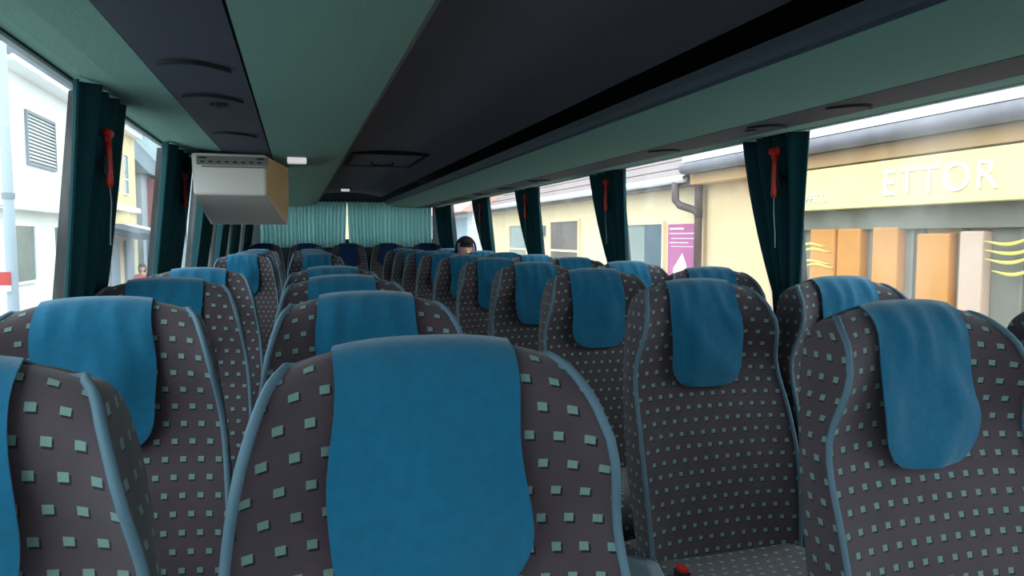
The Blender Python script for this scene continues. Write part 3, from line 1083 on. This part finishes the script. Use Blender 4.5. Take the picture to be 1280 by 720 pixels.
t = thing('shop_sign', 'long yellow shop sign board with pale lettering above the shop windows', 'sign', (0, 0, 0))
box_obj('board', M_YSIGN, FX - 0.30, FX - 0.10, 1.0, 7.9, Z(0.315), Z(0.775), t, bevel=0.01)
def text(body, size, y_start, z, parent, m, xoff):
    cu = bpy.data.curves.new('lettering', 'FONT')
    cu.body = body; cu.size = size; cu.extrude = 0.008
    cu.space_character = 1.15
    o = bpy.data.objects.new('tmp', cu); COL.objects.link(o)
    dg = bpy.context.evaluated_depsgraph_get(); dg.update()
    me = bpy.data.meshes.new_from_object(o.evaluated_get(dg))
    bpy.data.objects.remove(o)
    me.materials.clear(); me.materials.append(m)
    # reads from the street: left to right runs towards -Y when seen from -X
    me.transform(Matrix(((0, 0, -1, xoff), (-1, 0, 0, y_start), (0, 1, 0, z), (0, 0, 0, 1))))
    q = bpy.data.objects.new('lettering', me); COL.objects.link(q); q.parent = parent
    return q
text('ETTOR', 0.37, 5.98, Z(0.42), t, M_SIGNTXT, FX - 0.305)
text('CAFFE22', 0.13, 7.32, Z(0.40), t, M_SIGNTXT, FX - 0.305)

# cream house
t = thing('cream_house', 'low cream house with pale tiled roof beyond the downpipe', 'building', (0, 0, 0))
A, B = 9.85, 22.6
box_obj('wall', M_CREAM, FX + 0.02, FX + 7, A, B, GR, Z(0.86), t)
box_obj('eave_board', M_GUT, FX - 0.25, FX + 0.1, A, B, Z(0.80), Z(0.87), t)
b = MB(); b.tube([(FX - 0.32, A, Z(0.90)), (FX - 0.32, B, Z(0.90))], 0.06, 8)
b.obj('gutter', M_FASC, t, smooth=True)
rf = MB(); rf.prism([(FX - 0.30, Z(0.87)), (FX + 3.5, Z(2.9)), (FX + 7.0, Z(0.87))], 'y', A, B)
rf.obj('roof', M_TILED, t)
for k in range(8):
    x = FX - 0.36 + k * 0.40
    z = Z(0.93) + k * 0.40 * 2.03 / 3.8
    bb = MB(); bb.prism([(x, z), (x + 0.345, z + 0.184), (x + 0.345, z + 0.145), (x + 0.02, z - 0.05)], 'y', A, B)
    bb.obj('roof_course', M_TILE, t)
def window(parent, y0, y1, z0, z1, m, x, sgn=1, frame=M_CREAM, shutter=None, rail=True):
    d = 0.05 * sgn
    f = MB()
    w = 0.05
    xs = sorted((x - d, x + d * 0.6))
    for (a0, a1, c0, c1) in ((y0, y1, z1 - w, z1), (y0, y1, z0, z0 + w), (y0, y0 + w, z0 + w, z1 - w), (y1 - w, y1, z0 + w, z1 - w)):
        f.box(xs[0], xs[1], a0, a1, c0, c1)
    fo = f.obj('window', frame, parent)
    xs = sorted((x - d * 0.4, x + d * 0.3))
    box_obj('pane', m, xs[0], xs[1], y0 + w, y1 - w, z0 + w, z1 - w, fo)
    if rail:
        xs = sorted((x - d * 0.8, x))
        box_obj('glazing_bar', frame, xs[0], xs[1], y0 + w, y1 - w, z0 + (z1 - z0) * .38 - .025, z0 + (z1 - z0) * .38 + .025, fo)
    if shutter:
        xs = sorted((x - d * 0.9, x))
        box_obj('shutter', shutter, xs[0], xs[1], y0 + w, y0 + (y1 - y0) * .36, z0 + w, z1 - w, fo)
    return fo
window(t, 11.0, 12.9, Z(-0.95), Z(0.28), M_WGREY, FX, shutter=M_SHUT)
window(t, 14.85, 16.75, Z(-0.75), Z(0.42), M_BROWNG, FX)
window(t, 18.6, 20.3, Z(-0.75), Z(0.38), M_WGREY, FX)
tag(box_obj('wall_box', M_GREYP, FX - 0.06, FX + 0.03, 17.2, 17.5, Z(0.05), Z(0.30), bevel=0.01), 'small grey meter box on the cream wall beside the brown window', 'box')

# downpipe
t = thing('downpipe', 'brown rain downpipe with swan neck at the corner of the cream house', 'pipe', (0, 0, 0))
b = MB(); b.tube([(FX - 0.32, 10.12, Z(0.86)), (FX - 0.32, 10.12, Z(0.58)), (FX - 0.28, 10.05, Z(0.50)), (FX - 0.14, 9.85, Z(0.42)), (FX - 0.10, 9.80, Z(0.34)), (FX - 0.10, 9.80, GR)], 0.06, 9)
b.obj('pipe', M_PIPEB, t, smooth=True)
b = MB(); b.tube([(FX - 0.10, 9.80, Z(0.9)), (FX - 0.10, 9.80, Z(0.3))], 0.065, 9)
b.obj('upper_pipe', M_PIPEB, t, smooth=True)
box_obj('hopper', M_PIPEB, FX - 0.24, FX + 0.0, 9.66, 9.94, Z(0.86), Z(1.08), t, bevel=0.02)

# poster
t = thing('poster', 'magenta poster with white print on the cream wall beside the downpipe', 'poster', (0, 0, 0))
box_obj('sheet', M_PINKB, FX - 0.03, FX + 0.03, 9.98, 10.86, Z(-0.80), Z(0.22), t)
for (z0, z1, y0, y1) in ((.13, .16, 10.35, 10.80), (.06, .075, 10.03, 10.80), (-.02, -.008, 10.03, 10.75), (-.09, -.075, 10.2, 10.8), (-.15, -.14, 10.05, 10.75)):
    box_obj('printed_line', M_PINKW, FX - 0.034, FX - 0.028, y0, y1, Z(z0), Z(z1), t)
b = MB()
b.prism([(10.15, Z(-.78)), (10.72, Z(-.78)), (10.66, Z(-.5)), (10.5, Z(-.36)), (10.38, Z(-.25)), (10.26, Z(-.42))], 'x', FX - 0.034, FX - 0.028)
b.obj('printed_figure', M_PINKW, t)

# far house on the right
t = thing('blue_house', 'light blue house with pink tiled roof at the far end of the right side', 'building', (0, 0, 0))
box_obj('wall', M_LBLUE, FX - 0.4, FX + 6, 23.2, 40, GR, Z(0.9), t)
b = MB(); b.prism([(FX - 0.9, Z(0.85)), (FX + 2.8, Z(3.6)), (FX + 6.5, Z(0.85))], 'y', 23.0, 40)
b.obj('roof', mat('pink_tile', (226, 176, 164), 0.85, 0.2, 3), t)
box_obj('corner_pilaster', M_FASC, FX - 0.46, FX - 0.1, 23.15, 23.9, GR, Z(0.9), t)
box_obj('string_course', M_FASC, FX - 0.46, FX - 0.38, 23.9, 40, Z(0.70), Z(0.80), t)

# ------------------------------------------------------------------ street outside, left side
M_WR = mat('white_render', (246, 246, 244), 0.9, 0.03, 2)
M_WR2 = mat('off_white_render', (232, 230, 224), 0.9, 0.04, 2)
M_LROOF = mat('snowy_grey_roof', (104, 112, 122), 0.85, 0.35, 3)
M_LOUV = mat('grey_louver', (120, 128, 136), 0.6)
M_POLE = mat('grey_pole', (160, 170, 182), 0.5)
M_YEL = mat('pale_yellow_render', (232, 210, 164), 0.9, 0.05, 2)
M_GREYW = mat('grey_render', (168, 172, 178), 0.9, 0.1, 2)
M_REDB = mat('dusky_red_render', (168, 104, 104), 0.9, 0.1, 2)
M_AWN = mat('dark_awning', (70, 78, 90), 0.85, 0.2, 4)
M_SHOPB = mat('blue_grey_shopfront', (122, 138, 160), 0.5, 0.2, 2)
M_DKGL = mat('dark_window_glass', (98, 112, 116), 0.15, 0.2, 3)
LX = -5.0
t = thing('white_building', 'white building with louvered vent outside the nearest left window', 'building', (0, 0, 0))
box_obj('upper_wall', M_WR, LX - 7, LX, 15.05, 20.2, Z(0.56), Z(3.15), t)
box_obj('lower_wall', M_WR2, LX - 7, LX - 0.22, 15.3, 20.2, GR, Z(0.56), t)
b = MB(); b.prism([(LX + 0.35, Z(3.15)), (LX - 3.5, Z(5.6)), (LX - 7.4, Z(3.15))], 'y', 14.6, 20.6)
b.obj('roof', M_LROOF, t)
box_obj('eave', M_FASC, LX - 0.1, LX + 0.38, 14.6, 20.6, Z(3.08), Z(3.17), t)
lv = MB()
for (a0, a1, c0, c1) in ((16.2, 17.95, 2.42, 2.48), (16.2, 17.95, 1.42, 1.48), (16.2, 16.26, 1.48, 2.42), (17.89, 17.95, 1.48, 2.42)):
    lv.box(LX - 0.01, LX + 0.05, a0, a1, Z(c0), Z(c1))
lo = lv.obj('louver', M_LOUV, t)
box_obj('backing', M_DKGL, LX - 0.01, LX + 0.006, 16.26, 17.89, Z(1.48), Z(2.42), lo)
slat_me = None
for k in range(13):
    z = 1.50 + k * 0.071
    if slat_me is None:
        s_ = MB(); s_.prism([(LX + 0.008, 0.04), (LX + 0.014, 0.045), (LX + 0.05, 0.012), (LX + 0.044, 0.005)], 'y', 16.26, 17.89)
        so = s_.obj('slat', M_WR, lo); slat_me = so.data
    else:
        so = bpy.data.objects.new('slat', slat_me); COL.objects.link(so); so.parent = lo
    so.location = (0, 0, Z(z))
window(t, 15.85, 17.15, Z(-0.92), Z(0.28), M_DKGL, LX - 0.22, -1, M_WR, rail=False)
window(t, 18.3, 19.5, Z(-0.92), Z(0.28), M_DKGL, LX - 0.22, -1, M_WR, rail=False)
box_obj('ledge', M_FASC, LX - 0.22, LX + 0.04, 15.05, 20.2, Z(0.54), Z(0.58), t)

t = thing('lamp_post', 'grey lamp post at the left edge of the nearest left window', 'lamp post', (-3.70, 11.25, GR))
b = MB(); b.tube([(0, 0, 0), (0, 0, 1.2), (0, 0, 3.1), (0, 0, 7.5)], [0.075, 0.072, 0.068, 0.05], 12)
b.obj('shaft', M_POLE, t, smooth=True)
b = MB(); b.tube([(0, 0, 3.0), (0, 0, 3.08)], 0.082, 12); b.obj('collar', M_LOUV, t)
b = MB(); b.tube([(0, 0, 7.45), (0.3, 0, 7.7), (1.1, 0, 7.85)], 0.035, 8); b.obj('arm', M_POLE, t, smooth=True)
box_obj('lamp_head', M_POLE, 0.95, 1.45, -0.12, 0.12, 7.80, 7.90, t, bevel=0.03)
t = thing('notice_plate', 'small red and white plate fixed low on the grey lamp post', 'sign', (-3.80, 11.16, Z(-0.62)))
box_obj('plate', M_RED, -0.11, 0.11, -0.01, 0.02, -0.02, 0.16, t)
box_obj('white_band', M_WHITE, -0.11, 0.11, -0.014, 0.018, -0.10, -0.02, t)

t = thing('yellow_building', 'pale yellow building with narrow windows behind the nearest left curtain', 'building', (0, 0, 0))
box_obj('wall', M_YEL, LX - 7, LX - 0.2, 20.9, 27.2, GR, Z(3.4), t)
box_obj('cornice', M_FASC, LX - 0.3, LX + 0.05, 20.9, 27.2, Z(3.3), Z(3.5), t)
box_obj('string_course', M_WR2, LX - 0.3, LX - 0.06, 20.9, 27.2, Z(0.82), Z(0.98), t)
b = MB(); b.prism([(LX + 0.2, Z(3.5)), (LX - 3.5, Z(6.0)), (LX - 7.4, Z(3.5))], 'y', 20.9, 27.2)
b.obj('roof', M_LROOF, t)
for y0 in (21.4, 22.7, 24.0, 25.3):
    window(t, y0, y0 + 0.7, Z(1.35), Z(2.65), M_DKGL, LX - 0.2, -1, M_WR2)
for k, y0 in enumerate((21.1, 23.1, 25.1)):
    box_obj('shop_front', M_SHOPB, LX - 0.25, LX - 0.12, y0, y0 + 1.1, GR + 0.1, Z(-0.1), t)
t = thing('awning', 'dark awning over the shopfront of the pale yellow building', 'awning', (0, 0, 0))
b = MB(); b.prism([(LX - 0.2, Z(0.42)), (LX + 1.0, Z(0.12)), (LX + 1.0, Z(-0.06)), (LX - 0.2, Z(0.20))], 'y', 21.0, 26.9)
b.obj('canopy', M_AWN, t)
box_obj('snow_edge', M_FASC, LX - 0.1, LX + 0.6, 24.9, 26.8, Z(0.36), Z(0.42), t, tf=lambda p: Vector((p.x, p.y, p.z - 0.25 * (p.x - LX + 0.1))))

t = thing('grey_building', 'grey roofed building with dusky red bay past the yellow building', 'building', (0, 0, 0))
box_obj('wall', M_GREYW, LX - 7, LX - 0.1, 27.6, 34, GR, Z(2.2), t)
b = MB(); b.prism([(LX + 0.2, Z(2.2)), (LX - 3.5, Z(6.4)), (LX - 7.4, Z(2.2))], 'y', 27.4, 34.2)
b.obj('roof', M_LROOF, t)
box_obj('red_bay', M_REDB, LX - 0.1, LX + 0.25, 28.6, 32.6, Z(0.35), Z(2.1), t)
window(t, 29.3, 30.5, Z(0.7), Z(1.8), M_DKGL, LX + 0.25, -1, M_WR2)
box_obj('shop_front', M_SHOPB, LX - 0.2, LX, 28.2, 33.2, GR + 0.1, Z(0.0), t)
t = thing('pale_house', 'pale bluish house seen at the far left beyond the monitor', 'building', (0, 0, 0))
box_obj('wall', mat('pale_blue_render', (204, 220, 226), 0.9, 0.05, 2), LX - 8, LX + 0.3, 35, 60, GR, Z(4.6), t)
b = MB(); b.prism([(LX + 0.6, Z(4.6)), (LX - 4, Z(7.5)), (LX - 8.4, Z(4.6))], 'y', 34.8, 60)
b.obj('roof', M_LROOF, t)
box_obj('plinth', M_GREYW, LX + 0.28, LX + 0.36, 35, 60, GR, GR + 0.9, t)

# building that closes the view behind the coach
t = thing('end_house', 'pale house glimpsed through the gaps beside the rear curtains', 'building', (0, 0, 0))
box_obj('wall', M_YEL, 1.5, 5.4, 44, 52, G, Z(3.4), t)
b = MB(); b.prism([(1.2, Z(3.4)), (3.4, Z(5.6)), (5.7, Z(3.4))], 'y', 43.6, 52)
b.obj('roof', M_TILED, t)

# pedestrian in the red jacket
Jw = {'pelvis': (0, 0, .94), 'waist': (0, 0, 1.10), 'chest': (0, 0, 1.30), 'neck': (0, 0, 1.46), 'skull': (0, -.01, 1.55)}
for s, q in (('l', 1), ('r', -1)):
    Jw.update({s + 'shoulder': (q * .17, 0, 1.38), s + 'elbow': (q * .23, .05 * q, 1.12), s + 'wrist': (q * .22, -.10 * q - .06, .90), s + 'palm': (q * .22, -.12 * q - .07, .83),
               s + 'hip': (q * .09, 0, .90), s + 'knee': (q * .095, -.10 * q - .04, .50), s + 'ankle': (q * .095, -.16 * q + .04, .10), s + 'toe': (q * .10, -.16 * q - .09, .05)})
def walker_extras(t, head, R):
    shell(t, 'hood', M_GREYH, head, R, lambda c: not (c.y < -0.03 and c.z < 0.05) and c.z > -0.11, (.10, .12, .14), 0.006)
make_person('pedestrian', 'person in a red jacket and grey hood walking below the yellow building', Jw, (0, -.02, 1.62), 0.1, 0.05,
            (M_SKIN, M_RJK, M_TRS, M_SHOE), (-4.15, 22.2, GR), walker_extras)
print('SEATS', seat_n, 'OBJECTS', len(bpy.data.objects))
